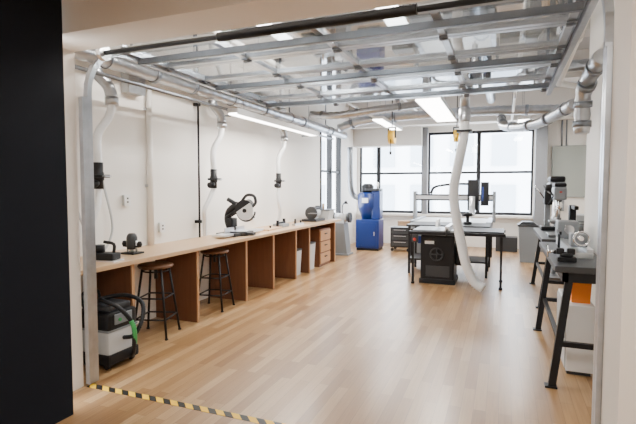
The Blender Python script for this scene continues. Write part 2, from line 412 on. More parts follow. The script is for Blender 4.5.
for k in range(80):
    a=2*pi*k/80; r=.14 if k%2 else .132; teeth.append((.14+r*math.cos(a),.36+r*math.sin(a)))
bl.prism(teeth,'Y',-.0345,-.0315).m(BLK).cyl((.14,-.05,.36),(.14,-.03,.36),.03); part(e,'blade',bl,CHROME)
part(e,'lower_guard',B().m(DGREY).torus((.14,0,.36),.15,.014,'Y',20,pi,pi-.1),DGREY)
part(e,'motor',B().m(BLK).cyl((.08,.03,.4),(.08,.2,.44),.08).m(RED).cyl((.08,.2,.44),(.08,.205,.441),.04),BLK)
part(e,'handle',B().m(BLKP).tube(cr([(.08,0,.5),(.16,0,.58),(.27,0,.57),(.3,0,.48),(.25,0,.42)],5),.022,8),BLKP)
part(e,'dust_port',B().m(BLKP).cyl((-.02,0,.45),(-.16,0,.52),.03),BLKP)
part(e,'extension_wing',B().m(ALU).box((-.1,.26,.02),(.1,.6,.05),.004),ALU)
part(e,'extension_wing',B().m(ALU).box((-.1,-.5,.02),(.1,-.26,.05),.004),ALU)
e=thing('trim_router','small black and silver trim router standing on the workbench','power tool',(-3.6,3.78,.9))
part(e,'base_plate',B().m(BLKP).box((-.09,-.08,0),(.09,.08,.02),.006),BLKP)
part(e,'motor_body',B().m(DGREY).lathe([(.05,.05),(.055,.08),(.055,.17),(.045,.2),(.03,.215)]).m(ALU).cyl((-.06,0,.02),(-.06,0,.14),.01).cyl((.06,0,.02),(.06,0,.14),.01).lathe([(.02,.02),(.02,.05)]),DGREY)
part(e,'knob',B().m(BLK).lathe([(.02,.08),(.028,.1),(.02,.13),(.01,.135)],(-.1,0,0)),BLK)
part(e,'knob',B().m(BLK).lathe([(.02,.08),(.028,.1),(.02,.13),(.01,.135)],(.1,0,0)),BLK)
part(e,'yoke',B().m(BLK).box((-.11,-.02,.07),(.11,.02,.09),.004),BLK)
e=thing('bench_sander','black benchtop sander with silver plate on the workbench','power tool',(-3.5,3.32,.9),.2)
part(e,'housing',B().m(BLKP).box((-.13,-.07,.01),(.13,.07,.08),.015).cyl((-.05,0,.08),(-.05,0,.15),.05).tube(cr([(.1,0,.08),(.1,0,.16),(0,0,.18)],4),.015,8),BLKP)
part(e,'sanding_plate',B().m(ALU).box((-.15,-.08,0),(.15,.08,.012)),ALU)
e=thing('push_board','light wooden push board lying on the workbench','board',(-3.55,6.8,.9),.1)
part(e,'board',B().m(TOPW).box((-.1,-.3,0),(.1,.3,.025),.003),TOPW); part(e,'knob',B().m(BLKP).lathe([(.012,.025),(.02,.05),(.012,.06)]),BLKP)
e=thing('bench_clamp','grey steel tool stand with black clamp on the workbench','clamp',(-3.6,7.3,.9))
part(e,'base',B().m(GREY).box((-.1,-.13,0),(.1,.13,.06),.01),GREY)
part(e,'clamp_bar',B().m(BLK).box((-.015,-.15,.06),(.015,.15,.09)).box((-.02,-.15,.0),(.02,-.12,.12)).box((-.02,.1,.05),(.02,.13,.14)),BLK)
e=thing('hand_plane','black and silver hand plane resting on the workbench','hand plane',(-3.5,7.8,.9))
part(e,'sole',B().m(ALU).box((-.035,-.2,0),(.035,.2,.03)),ALU)
part(e,'tote',B().m(BLKP).box((-.012,-.15,.03),(.012,-.1,.12),.008),BLKP)
part(e,'knob',B().m(BLKP).lathe([(.012,.03),(.02,.06),(.01,.08)],(0,.12,0)),BLKP)
e=thing('belt_disc_sander','white and black bench belt sander on the workbench','sander',(-3.6,8.8,.9))
part(e,'base',B().m(BLK).box((-.16,-.25,0),(.16,.25,.05),.01),BLK)
part(e,'motor',B().m(LGREY).cyl((0,-.1,.16),(0,.2,.16),.09).box((-.05,-.05,.05),(.05,.15,.1)),LGREY)
part(e,'sanding_disc',B().m(DGREY).cyl((0,-.14,.17),(0,-.11,.17),.13,seg=32),DGREY)
part(e,'work_table',B().m(IRON).box((.0,-.3,.16),(.15,-.15,.175)),IRON)
part(e,'belt_arm',B().m(BLKP).box((-.06,-.1,.22),(.06,.3,.29),.03).cyl((-.06,.27,.255),(.06,.27,.255),.05),BLKP)
e=thing('spindle_sander','light grey oscillating sander with square top at the bench end','sander',(-3.6,9.35,.9))
part(e,'housing',B().m(LGREY).prism([(-.16,0),(.16,0),(.2,.2),(-.2,.2)],'Y',-.15,.15),LGREY)
part(e,'work_table',B().m(IRON).box((-.22,-.17,.2),(.22,.17,.22)),IRON)
part(e,'spindle',B().m(CARD).cyl((0,0,.22),(0,0,.34),.025),CARD)
# ------------------------------------------------------------------ wall fittings
def smallbox(x,y,z,w,h,lab):
    e=thing('wall_socket',lab,'socket',(x,y,z),group='wall sockets'); part(e,'back_box',B().m(LGREY).box((0,-w/2,-h/2),(.04,w/2,h/2),.006),LGREY)
    part(e,'face_plate',B().m(WPL).box((.04,-w/2-.005,-h/2-.005),(.045,w/2+.005,h/2+.005),.001).m(DGREY).box((.045,-.012,.01),(.047,.012,.03)).box((.045,-.012,-.03),(.047,.012,-.01)),WPL)
smallbox(XL,4.05,1.45,.08,.12,'small white electrical socket on the white wall')
smallbox(XL,4.62,1.1,.08,.12,'small white electrical socket above the workbench')
smallbox(XL,6.9,1.1,.08,.12,'small white electrical socket above the workbench')
e=thing('wall_conduit','white painted vertical conduit pipe on the wall','conduit',(XL+.04,4.42,0))
part(e,'pipe',B().m(WHITE).cyl((0,0,.9),(0,0,3.0),.035),WHITE)
part(e,'clip',B().m(GALV).box((-.04,-.045,1.6),(.0,.045,1.63)).box((-.04,-.045,2.5),(0,.045,2.53)),GALV)
e=thing('junction_box','galvanised electrical junction box high on the wall with conduits','electrical box',(XL,4.15,2.78))
part(e,'box',B().m(LGREY).box((0,-.12,-.14),(.12,.12,.14),.006),LGREY); part(e,'cover',B().m(GALV).box((.12,-.125,-.145),(.126,.125,.145)).cyl((.126,.08,-.1),(.13,.08,-.1),.01),GALV)
part(e,'conduit',B().m(GALV).cyl((.05,0,.14),(.05,0,CEIL-2.78),.015),GALV)
solo('threaded_rod','thin black rod standing against the wall behind the bench','rod',B().cyl((0,0,.9),(0,0,2.72),.014,seg=10).box((-.06,-.03,2.7),(.02,.03,2.74)).box((-.06,-.03,1.1),(.02,.03,1.14)),BLK,(XL+.06,5.35,0))
e=thing('main_duct','galvanised spiral dust duct running along the wall','duct',(0,0,0))
md=B().m(GALV); n=160; P=[(-3.72,2.9+8.2*k/n,2.88) for k in range(n+1)]
md.tube(P,.085,18,rf=lambda i:.085 if i%4 else .092); part(e,'pipe',md,GALV)
fl=B().m(GALVD)
for y in(3.0,4.3,5.0,6.9,8.5,10.1): fl.lathe([(.093,-.03),(.1,-.025),(.1,.025),(.093,.03)],(-3.72,y,2.88),'Y')
part(e,'joint_collar',fl,GALVD)
hg=B().m(GALVD)
for y in(3.6,5.9,7.9,9.8): hg.box((-3.73,y,2.96),(-3.71,y+.02,CEIL)).torus((-3.72,y+.01,2.88),.095,.006,'Y')
part(e,'hanger',hg,GALVD)
solo('electrical_conduit','thin dark electrical conduit running along the wall top','conduit',B().cyl((0,2.72,2.66),(0,9.8,2.66),.02,seg=10).box((-.41,2.9,2.65),(0,2.93,2.67)).box((-.41,6.0,2.65),(0,6.03,2.67)).box((-.41,9.0,2.65),(0,9.03,2.67)),GALVD,(-3.54,0,0))
def drop(y,lab,end=None):
    e=thing('dust_drop',lab,'duct drop',(-3.72,y,0),group='dust collection drops along the wall')
    part(e,'wye_branch',B().m(GALV).tube(cr([(0,0,2.772),(0,0,2.72),(.05,.1,2.6),(.05,.14,2.5)],6),.058,16).lathe([(.066,2.42),(.066,2.5)],(.05,.14,0)),GALV)
    part(e,'flexible_hose',B().m(FLEX).flex([(.05,.14,2.46),(.05,.1,2.3),(.0,.0,2.1),(0,0,1.82)],.042),FLEX)
    part(e,'blast_gate',B().m(BLKP).lathe([(.045,1.58),(.045,1.66),(.052,1.67),(.052,1.74),(.045,1.75),(.045,1.84)]).box((-.06,-.06,1.69),(.09,.06,1.72),.004).m(ALU).box((.09,-.04,1.7),(.13,.04,1.71)).m(BLKP).cyl((0,-.1,1.62),(0,0,1.64),.04),BLKP)
    part(e,'lower_hose',B().m(FLEX).flex(end or [(0,-.0,1.58),(.02,-.04,1.4),(.0,-.12,1.2),(-.05,-.1,1.0),(-.02,.0,.93)],.032,12),FLEX)
drop(3.48,'duct drop with black gate and white hose by worktop')
drop(5.45,'duct drop with black gate and white hose beside saw',[(0,0,1.58),(.0,-.12,1.42),(-.02,-.2,1.28),(-.05,-.15,1.15),(-.07,-.12,.93)])
drop(7.45,'duct drop with black gate and white hose above bench',[(0,0,1.58),(.01,-.04,1.4),(.0,.05,1.15),(-.05,.06,.93)])
solo('white_cable','white power cable hanging in a loop on the wall','cable',B().tube(cr([(.02,0,2.3),(.04,-.05,1.8),(.05,.05,1.3),(.06,.28,.93),(.06,.45,1.15),(.05,.36,1.6),(.04,.2,2.1),(.02,.15,2.3)],8),.012,8),LGREY,(XL+.005,3.35,0))
# ------------------------------------------------------------------ blue dust machine + pedestal grinder
e=thing('dust_collector','tall dark blue cyclone dust machine with black motor by the windows','dust collector',(-3.15,11.5,0))
part(e,'base_cabinet',B().m(BLUE).box((-.3,-.26,.06),(.3,.26,.78),.02).m(BLK).box((-.28,-.24,0),(.28,.24,.06)),BLUE)
part(e,'access_door',B().m(BLUE).box((-.25,-.275,.12),(.25,-.26,.7),.004).m(ALU).box((.17,-.29,.38),(.2,-.275,.48)),BLUE)
part(e,'cyclone_body',B().m(BLUE).lathe([(.14,.78),(.24,1.05),(.25,1.07),(.25,1.42),(.2,1.46)],(-.06,0,0)),BLUE)
part(e,'filter_column',B().m(BLUE).box((.08,-.16,.78),(.3,.16,1.5),.03),BLUE)
part(e,'motor',B().m(BLK).lathe([(.15,1.46),(.15,1.62),(.1,1.68)],(-.06,0,0)).m(DGREY).box((-.08,-.2,1.5),(.3,.12,1.56),.01),BLK)
part(e,'indicator_lamp',B().m(WPL).lathe([(.03,1.56),(.03,1.7),(.02,1.72)],(.2,0,0)),WPL)
part(e,'label_plate',B().m(WPL).box((-.14,-.262,1.2),(.02,-.24,1.32)),WPL)
part(e,'inlet_pipe',B().m(GALVD).tube(cr([(-.25,-.05,1.3),(-.42,-.1,1.4),(-.46,-.2,1.7),(-.46,-.25,2.6)],5),.07,12),GALVD)
e=thing('pedestal_grinder','grey bench grinder on a pedestal stand beside the bench end','grinder',(-3.55,10.4,0))
part(e,'pedestal',B().m(GREY).prism([(-.2,0),(.2,0),(.12,.75),(-.12,.75)],'Y',-.16,.16).box((-.24,-.2,0),(.24,.2,.04)),GREY)
part(e,'motor',B().m(LGREY).cyl((-.14,0,.88),(.14,0,.88),.1).box((-.1,-.1,.75),(.1,.1,.82)),LGREY)
for x in(-.24,.18): part(e,'grinding_wheel',B().m(DGREY).cyl((x,0,.88),(x+.06,0,.88),.12),DGREY)
part(e,'lamp_arm',B().m(BLK).tube(cr([(0,.08,.96),(.0,.1,1.15),(.1,0,1.25)],5),.012,8).lathe([(.02,1.27),(.06,1.2)],(.12,-.02,0)),BLK)
def carton(loc,sx,sy,sz,rz,mt,lab,nm='cardboard_box',cat='box'):
    e=thing(nm,lab,cat,loc,rz)
    part(e,'body',B().m(mt).box((-sx,-sy,0),(sx,sy,sz),.006),mt)
    part(e,'lid_flap',B().m(mt).box((-sx-.004,-sy-.004,sz),(sx+.004,-.004,sz+.006)).box((-sx-.004,.004,sz),(sx+.004,sy+.004,sz+.006)),mt)
carton((-2.45,12.5,0),.22,.2,.42,.1,CARD,'brown cardboard box on the floor below the windows')
carton((-2.45,12.5,.428),.18,.16,.25,.3,CARD,'small brown cardboard box stacked on another box')
carton((-1.95,12.55,0),.2,.18,.5,0,BLKP,'black lidded crate on the floor below the windows','storage_crate','crate')
carton((.1,12.5,0),.25,.2,.35,0,DGREY,'dark grey lidded crate below the windows','storage_crate','crate')
e=thing('rolling_cart','black rolling tool cart standing near the blue dust machine','cart',(-2.35,11.6,0))
for x in(-.2,.2):
    for y in(-.18,.18): part(e,'caster',B().m(BLKP).cyl((x,y-.015,.04),(x,y+.015,.04),.04).cyl((x,y,.04),(x,y,.1),.01),BLKP)
part(e,'body',B().m(BLK).box((-.24,-.22,.1),(.24,.22,.6),.01),BLK)
for z in(.14,.29,.44): part(e,'drawer',B().m(DGREY).box((-.21,-.235,z),(.21,-.22,z+.12),.003).m(ALU).box((-.15,-.25,z+.09),(.15,-.235,z+.1)),DGREY)
# ------------------------------------------------------------------ table saw
e=thing('table_saw','black cabinet table saw with long extension table and rail','table saw',(-.97,8.0,0))
part(e,'cabinet',B().m(BLK).box((-.29,-.22,.06),(.25,.33,.8),.02).m(BLKP).box((-.31,-.24,0),(.27,.35,.08),.01).m(DGREY).box((-.2,-.235,.12),(.18,-.22,.3),.004),BLK)
part(e,'badge',B().m(WPL).box((-.22,-.228,.66),(-.07,-.22,.71)),WPL,'white name badge')
part(e,'saw_top',B().m(IRON).box((-.4,-.35,.86),(.3,.4,.9),.006).box((-.25,-.2,.8),(.22,.3,.86)),IRON)
part(e,'extension_table',B().m(BLKP).box((.3,-.35,.86),(1.0,.4,.9),.004),BLKP)
for x,y in((.96,-.3),(.96,.34),(-.4,-.3)): part(e,'leg',B().m(BLK).bar((x,y,.86),(x,y,.03),.035).lathe([(.03,0),(.03,.03)],(x,y,0)),BLK)
part(e,'fence_rail',B().m(BLK).box((-.46,-.42,.83),(1.02,-.36,.88),.005),BLK)
part(e,'fence_rail',B().m(BLK).box((-.46,.4,.83),(1.02,.44,.87)),BLK)
part(e,'rip_fence',B().m(ALU).box((.12,-.42,.9),(.19,.42,.97),.006).m(BLKP).tube(cr([(.155,-.42,.92),(.155,-.46,.9),(.155,-.47,.82)],4),.014,8),ALU)
part(e,'blade_guard',B().m(WPL).prism([(-.15,.93),(.2,.93),(.14,1.06),(-.08,1.05)],'X',-.06,-.02),WPL)
part(e,'hand_wheel',B().m(DGREY).torus((-.02,-.28,.5),.1,.012,'Y').cyl((-.02,-.22,.5),(-.02,-.3,.5),.02).cyl((-.12,-.28,.5),(.08,-.28,.5),.008).cyl((-.02,-.28,.4),(-.02,-.28,.6),.008).cyl((.06,-.28,.5),(.06,-.34,.5),.012),DGREY)
part(e,'switch_box',B().m(DGREY).box((-.4,-.44,.7),(-.3,-.38,.83),.008).m(RED).cyl((-.35,-.45,.75),(-.35,-.44,.75),.025),DGREY)
part(e,'motor_cover',B().m(BLKP).box((.25,-.1,.3),(.38,.25,.65),.04),BLKP)
e=thing('outfeed_table','dark outfeed table with thin black legs next to the table saw','table',(-1.1,9.05,0))
part(e,'tabletop',B().m(DGREY).box((-.55,-.5,.87),(.9,.3,.91),.005),DGREY)
for x in(-.5,.85):
    for y in(-.45,.25): part(e,'leg',B().m(BLK).bar((x,y,.87),(x,y,0),.04),BLK)
part(e,'shelf',B().m(BLKP).box((-.52,-.46,.25),(.87,.26,.28)),BLKP)
e=thing('cordless_drill','black cordless drill lying on the outfeed table','drill',(-.6,8.9,.91),.6)
part(e,'body',B().m(BLKP).cyl((-.1,0,.18),(.08,0,.18),.035).box((-.02,-.02,.04),(.03,.02,.17),.01).box((-.06,-.04,0),(.07,.04,.05),.01),BLKP)
part(e,'chuck',B().m(CHROME).cyl((.08,0,.18),(.13,0,.18),.025,.015),CHROME)
e=thing('cnc_router','large metal gantry router machine with raised bridge near the windows','cnc machine',(-1.0,10.5,0))
part(e,'frame',B().m(GALVD).box((-.8,-.8,.72),(-.7,.8,.9)).box((.7,-.8,.72),(.8,.8,.9)).box((-.7,-.8,.74),(.7,-.7,.86)).box((-.7,.7,.74),(.7,.8,.86)),GALVD)
part(e,'bed',B().m(LGREY).box((-.7,-.7,.8),(.7,.7,.88)),LGREY)
for x in(-.75,.75):
    for y in(-.7,.7): part(e,'leg',B().m(BLK).bar((x,y,.72),(x,y,.0),.08),BLK)
part(e,'gantry_upright',B().m(GREY).box((-.86,-.1,.85),(-.8,.12,1.5),.01),GREY)
part(e,'gantry_upright',B().m(GREY).box((.8,-.1,.85),(.86,.12,1.5),.01),GREY)
part(e,'gantry_beam',B().m(ALU).box((-.8,-.06,1.3),(.8,.06,1.44),.008).m(BLK).box((-.8,-.075,1.3),(.8,-.06,1.33)).box((-.8,-.075,1.41),(.8,-.06,1.44)),ALU)
part(e,'spindle',B().m(BLK).box((.3,-.2,1.1),(.52,-.07,1.75),.01).m(ALU).cyl((.4,-.26,1.0),(.4,-.26,1.4),.06).lathe([(.01,.92),(.02,1.0)],(.4,-.26,0)),BLK)
part(e,'motor',B().m(BLK).box((.56,-.15,1.2),(.72,.05,1.7),.01).m(BLUE).box((.58,-.16,1.3),(.62,-.15,1.6)),BLK)
part(e,'cable_chain',B().m(BLKP).tube(cr([(-.5,.08,1.45),(-.4,.08,1.6),(.0,.08,1.66),(.35,.0,1.66)],6),.035,4,a0=pi/4,smooth=False),BLKP)
part(e,'control_box',B().m(GREY).box((-.7,-.95,.2),(-.2,-.72,.7),.01).m(BLUE).box((-.6,-.96,.45),(-.3,-.95,.6)),GREY)
e=thing('hanging_hose','wide white flexible dust hose dropping from ceiling duct beside table saw','hose',(0,0,0))
part(e,'hose',B().m(FLEX).flex([(-.56,7.38,2.6),(-.57,7.38,2.35),(-.63,7.37,2.0),(-.7,7.36,1.55),(-.66,7.36,1.15),(-.58,7.36,.75),(-.5,7.34,.42),(-.38,7.32,.17),(-.25,7.3,.085)],.076,16,.03),FLEX)
part(e,'collar',B().m(GALV).lathe([(.08,2.58),(.085,2.6),(.085,2.78),(.075,2.79)],(-.56,7.38,0)).cyl((-.56,7.38,2.78),(-.56,7.38,3.2),.07),GALV)
part(e,'blast_gate',B().m(BLKP).box((-.67,7.27,2.42),(-.45,7.49,2.45)),BLKP)
# ------------------------------------------------------------------ ceiling ducts
def duct(name,pts,r,lab,collars=()):
    e=thing(name,lab,'duct',(0,0,0)); part(e,'pipe',B().m(GALV).flex(pts,r,18,.12),GALV)
    Q=[Vector(p) for p in pts]
    for i in range(len(Q)-1):
        c=B().m(GALVD); mdp=(Q[i]+Q[i+1])/2; d=(Q[i+1]-Q[i]).normalized()*.03; c.cyl(mdp-d,mdp+d,r*1.1); part(e,'joint_collar',c,GALVD)
duct('ceiling_duct',[(-.56,7.38,3.2),(-.5,7.4,3.28),(0,7.45,3.3),(.8,7.5,3.3),(1.4,7.5,3.3)],.085,'galvanised dust duct crossing under the ceiling to the hose')
duct('ceiling_duct',[(-3.55,10.2,2.95),(-2.9,10.2,3.1),(-1.6,10.2,3.15),(-.2,10.2,3.15),(1.0,10.2,3.1)],.1,'galvanised spiral duct crossing the room below the beams')
duct('ceiling_duct',[(.66,5.45,2.45),(.55,5.9,2.42),(.4,6.5,2.4),(.2,7.0,2.42),(0,7.5,2.5),(-.05,7.8,2.62),(-.05,8.0,2.7)],.065,'galvanised duct with elbows above the tool stands')
duct('ceiling_duct',[(.7,5.2,2.12),(.7,5.2,2.3),(.7,5.15,2.5),(.72,4.95,2.62),(.74,4.5,2.68)],.075,'galvanised duct elbow riser beside the wall')
duct('ceiling_duct',[(-3.0,7.05,3.2),(-2.2,7.05,3.25),(-1.0,7.05,3.3),(-.75,7.05,3.3)],.08,'galvanised duct beyond the open glazed door')
duct('ceiling_duct',[(-.3,3.2,3.6),(-.3,5,3.6),(-.3,8,3.6),(-.3,11.5,3.6)],.1,'long galvanised duct running the length of the ceiling')
duct('ceiling_duct',[(-3.3,5.2,3.3),(-2.6,5.25,3.35),(-1.6,5.7,3.4),(-.6,5.75,3.42)],.07,'slim galvanised branch duct above the glazed door')
duct('ceiling_duct',[(-3.5,8.4,3.0),(-3.0,8.4,2.95),(-2.2,8.6,3.05),(-1.5,8.9,3.15)],.075,'galvanised branch duct slanting off the wall duct')
for i,(x,z,y0,y1) in enumerate(((.15,3.1,2.8,12),(-2.0,3.45,2.8,12.1),(-2.7,3.15,2.8,12.1))):
    e=thing('sprinkler_pipe','white painted sprinkler pipe running under the ceiling','pipe',(x,0,z),group='sprinkler pipes')
    part(e,'pipe',B().m(WHITE).cyl((0,y0,0),(0,y1,0),.025,seg=12),WHITE)
    h=B().m(GALVD)
    for y in(4.9,7.3,9.6,11.2): h.cyl((0,y,0),(0,y,CEIL-z),.006,seg=6)
    part(e,'hanger',h,GALVD)
    s=B().m(ALU)
    for y in(5.0,8.2): s.lathe([(.01,-.08),(.025,-.075),(.01,-.06),(.01,0)],(0,y,0))
    part(e,'sprinkler_head',s,ALU)
e=thing('white_pipe','white painted pipe slanting below the ceiling near the wall','pipe',(0,0,0))
part(e,'pipe',B().m(WHITE).tube([(.7,3.6,3.3),(.62,5.0,3.0),(.6,6.4,2.85),(.8,6.6,2.85)],.035,12),WHITE)
part(e,'coupling',B().m(WHITE).cyl((.622,4.95,3.01),(.619,5.05,2.99),.045),WHITE)
part(e,'hanger',B().m(GALVD).cyl((.7,3.62,3.3),(.7,3.62,CEIL),.008,seg=6),GALVD)
part(e,'hanger',B().m(GALVD).cyl((.605,6.2,2.88),(.605,6.2,CEIL),.008,seg=6),GALVD)
# ------------------------------------------------------------------ lights
def light(x0,x1,y0,y1,z,lab,power):
    cx,cy=(x0+x1)/2,(y0+y1)/2
    e=thing('ceiling_light',lab,'light fixture',(cx,cy,z),group='fluorescent ceiling lights'); w=(x1-x0)/2; l=(y1-y0)/2
    part(e,'housing',B().m(WPL).box((-w,-l,.02),(w,l,.08),.01).box((-w,-l,-.0),(-w+.012,l,.03)).box((w-.012,-l,0),(w,l,.03)),WPL)
    part(e,'diffuser',B().m(LAMP).box((-w+.015,-l+.015,.003),(w-.015,l-.015,.018)),LAMP)
    wr=B().m(GALVD)
    for y in(-l*.8,l*.8): wr.cyl((0,y,.08),(0,y,CEIL-z),.004,seg=6)
    part(e,'suspension_wire',wr,GALVD)
    la=bpy.data.lights.new('lamp','AREA'); la.shape='RECTANGLE'; la.size=w*2-.04; la.size_y=l*2-.04; la.energy=power; la.color=(1,.95,.88)
    lo=bpy.data.objects.new('lamp',la); COL.objects.link(lo); lo.location=(0,0,-.012); lo.parent=e
light(-1.3,-.9,7.3,9.9,2.93,'wide lit fluorescent fixture hanging from the ceiling',105)
light(-3.33,-3.17,5.2,8.0,2.53,'long slim lit linear fixture above the workbench',90)
light(-1.25,-1.0,3.6,5.4,3.4,'lit fluorescent fixture above the glazed door',140)
light(-2.4,-2.2,3.4,5.1,3.25,'lit fluorescent fixture above the glazed door',130)
light(.25,.5,10.8,12.0,3.0,'lit fluorescent fixture near the windows',50)
light(-2.6,-2.35,9.6,11.6,3.0,'lit fluorescent fixture near the window wall',60)
for loc in((-2.1,9.3,2.6),(-1.0,11.0,2.75)):
    e=thing('cord_reel','yellow retractable cord reel hanging from the ceiling','cord reel',loc,group='yellow cord reels')
    part(e,'reel',B().m(YEL).cyl((-.06,0,0),(.06,0,0),.14),YEL); part(e,'bracket',B().m(BLK).box((-.08,-.03,-.02),(-.06,.03,.2)).box((.06,-.03,-.02),(.08,.03,.2)).box((-.08,-.03,.18),(.08,.03,.2)).cyl((0,0,.2),(0,0,CEIL-loc[2]),.01),BLK)
    part(e,'cord',B().m(BLK).cyl((0,-.12,-.02),(0,-.12,-.3),.008).lathe([(.02,-.36),(.025,-.3)],(0,-.12,0)),BLK)
# ------------------------------------------------------------------ bin, board
e=thing('trash_can','tall grey plastic trash can standing near the windows','trash can',(.5,10.9,0))
part(e,'can_body',B().m(GREY).prism([(-.14,0),(.14,0),(.18,.76),(-.18,.76)],'Y',-.2,.2),GREY)
part(e,'lid',B().m(DGREY).box((-.2,-.22,.76),(.2,.22,.8),.01).prism([(-.18,.8),(.18,.8),(.1,.86),(-.1,.86)],'Y',-.18,.18),DGREY)
e=thing('wall_board','plain light grey-green metal panel with conduits hung on the wall','board',(1.62,YB,1.95))
part(e,'panel',B().m(BOARD).box((-.5,-.06,-.6),(.56,0,.65),.01),BOARD)
part(e,'frame',B().m(GREY).box((-.51,-.065,-.61),(.57,0,-.6)).box((-.51,-.065,.65),(.57,0,.66)).box((-.51,-.065,-.6),(-.5,0,.65)).box((.56,-.065,-.6),(.57,0,.65)),GREY)
part(e,'conduit',B().m(GALVD).cyl((-.3,-.03,.66),(-.3,-.03,CEIL-1.95),.02).cyl((-.2,-.03,.66),(-.2,-.03,CEIL-1.95),.015),GALVD)
part(e,'switch_box',B().m(GREY).box((-.42,-.14,-.95),(-.22,0,-.68),.01),GREY)
# ------------------------------------------------------------------ tool stands
def stand(name,loc,x1,y1,h,lab):
    e=thing(name,lab,'tool stand',loc,group='black tool stands')
    part(e,'top',B().m(DGREY).box((-.02,0,h-.05),(x1,y1,h),.006),DGREY)
    for y in(.08,y1-.08):
        for s,xb,xt in((0,-.02,.1),(1,x1+.0,x1-.08)):
            part(e,'leg',B().m(BLK).bar((xt,y+.03,h-.05),(xb+.0,y-.05,0.0),.055).box((xb-.05,y-.09,0),(xb+.04,y-.01,.015)),BLK)
        part(e,'cross_brace',B().m(BLK).bar((.04,y-.02,.35),(x1-.04,y-.02,.35),.04),BLK)
    part(e,'side_rail',B().m(BLK).bar((.04,.05,.35),(.04,y1-.1,.35),.035),BLK)
    part(e,'side_rail',B().m(BLK).bar((x1-.04,.05,.35),(x1-.04,y1-.1,.35),.035),BLK)
    part(e,'apron',B().m(BLK).box((.04,.04,h-.13),(.08,y1-.04,h-.05)).box((.04,.04,h-.13),(x1-.04,.08,h-.05)).box((.04,y1-.08,h-.13),(x1-.04,y1-.04,h-.05)).box((x1-.08,.04,h-.13),(x1-.04,y1-.04,h-.05)),BLK)
    return e
stand('tool_stand',(.41,4.05,0),.4,1.75,.98,'black steel tool stand with splayed legs and grey top')
stand('tool_stand',(.5,6.7,0),.75,1.8,.92,'black metal tool stand carrying drill press near the wall')
stand('tool_stand',(1.35,6.9,0),.75,1.8,.92,'black metal stand against the wall holding a band saw')
e=thing('wood_lathe','silver and black benchtop lathe on the near tool stand','lathe',(.64,5.1,.98))
part(e,'bed',B().m(ALU).box((-.09,-.55,0),(.09,.6,.05),.005).box((-.09,-.55,.05),(-.04,.6,.08)).box((.04,-.55,.05),(.09,.6,.08)),ALU)
part(e,'headstock',B().m(GREY).box((-.1,.35,.08),(.1,.6,.26),.02).m(BLKP).cyl((0,.6,.18),(0,.66,.18),.06),GREY)
part(e,'chuck',B().m(CHROME).cyl((0,.27,.18),(0,.35,.18),.045),CHROME)
part(e,'tailstock',B().m(GREY).box((-.07,-.4,.08),(.07,-.25,.2),.015).m(CHROME).cyl((0,-.52,.17),(0,-.12,.17),.02).torus((0,-.53,.17),.06,.01,'Y'),GREY)
part(e,'tool_rest',B().m(BLK).box((-.13,-.1,.16),(-.11,.15,.19)).cyl((-.12,.02,.0),(-.12,.02,.16),.012),BLK)
e=thing('tool_cabinet','white narrow tool cabinet standing under the tool stand','cabinet',(.615,4.75,0))
part(e,'body',B().m(WPL).box((-.09,-.35,.03),(.12,.35,.6),.008).m(DGREY).box((-.08,-.33,0),(.1,.33,.03)),WPL)
part(e,'door',B().m(LGREY).box((-.1,-.33,.05),(-.09,.33,.58)),LGREY)
part(e,'handle',B().m(BLK).box((-.115,-.3,.3),(-.1,-.28,.42)),BLK)
e=thing('parts_bin','orange plastic parts bin on top of the white tool cabinet','storage bin',(.63,4.65,.6))
part(e,'bin_body',B().m(ORANGE).prism([(-.06,0),(.08,0),(.09,.2),(-.07,.2)],'Y',-.14,.14),ORANGE)
part(e,'bin_lid',B().m(BLKP).box((-.075,-.145,.2),(.095,.145,.215)),BLKP)
e=thing('bench_vise','black cast bench vise clamped on the tool stand','vise',(.5,4.3,.98))
part(e,'vise_base',B().m(BLK).box((-.07,-.02,0),(.07,.08,.04),.008).cyl((0,.03,.04),(0,.03,.07),.05),BLK)
part(e,'jaw',B().m(BLK).box((.0,-.0,.06),(.06,.06,.11),.01).box((-.08,.0,.06),(-.02,.06,.11),.01).box((-.1,.015,.06),(.06,.045,.08),.005),BLK)
part(e,'screw_handle',B().m(CHROME).cyl((-.15,.03,.08),(-.08,.03,.08),.012).cyl((-.14,.03,.03),(-.14,.03,.13),.006),CHROME)
e=thing('drill_press','grey and black benchtop drill press on the tool stand','drill press',(.72,7.2,.92))
part(e,'base',B().m(IRON).box((-.14,-.2,0),(.14,.2,.03),.006),IRON)
part(e,'column',B().m(CHROME).cyl((0,.1,.03),(0,.1,.7),.03),CHROME)
part(e,'head',B().m(GREY).box((-.08,-.18,.5),(.08,.22,.68),.03).m(BLKP).box((-.075,-.16,.68),(.075,.2,.73),.02),DGREY)
part(e,'chuck',B().m(CHROME).lathe([(.004,.28),(.006,.36),(.015,.37),(.028,.4),(.028,.45),(.02,.5)],(0,-.13,0)),CHROME)
part(e,'work_table',B().m(IRON).box((-.13,-.26,.2),(.13,.02,.22),.004).cyl((0,.1,.17),(0,.1,.25),.045),IRON)
for k in range(3):
    a=2*pi*k/3+.4; part(e,'feed_handle',B().m(BLK).cyl((-.08,-.1,.56),(-.14,-.1+.13*math.cos(a),.56+.13*math.sin(a)),.008),BLK)
part(e,'switch',B().m(RED).box((-.015,-.19,.6),(.015,-.18,.62)),RED)
e=thing('scroll_saw','black benchtop scroll saw on the tool stand','scroll saw',(1.0,7.9,.92),.0)
part(e,'base',B().m(BLK).box((-.15,-.25,0),(.15,.3,.05),.01).box((-.05,.15,.05),(.05,.3,.4),.02),BLK)
part(e,'upper_arm',B().m(BLK).box((-.03,-.22,.34),(.03,.25,.4),.015),BLK)
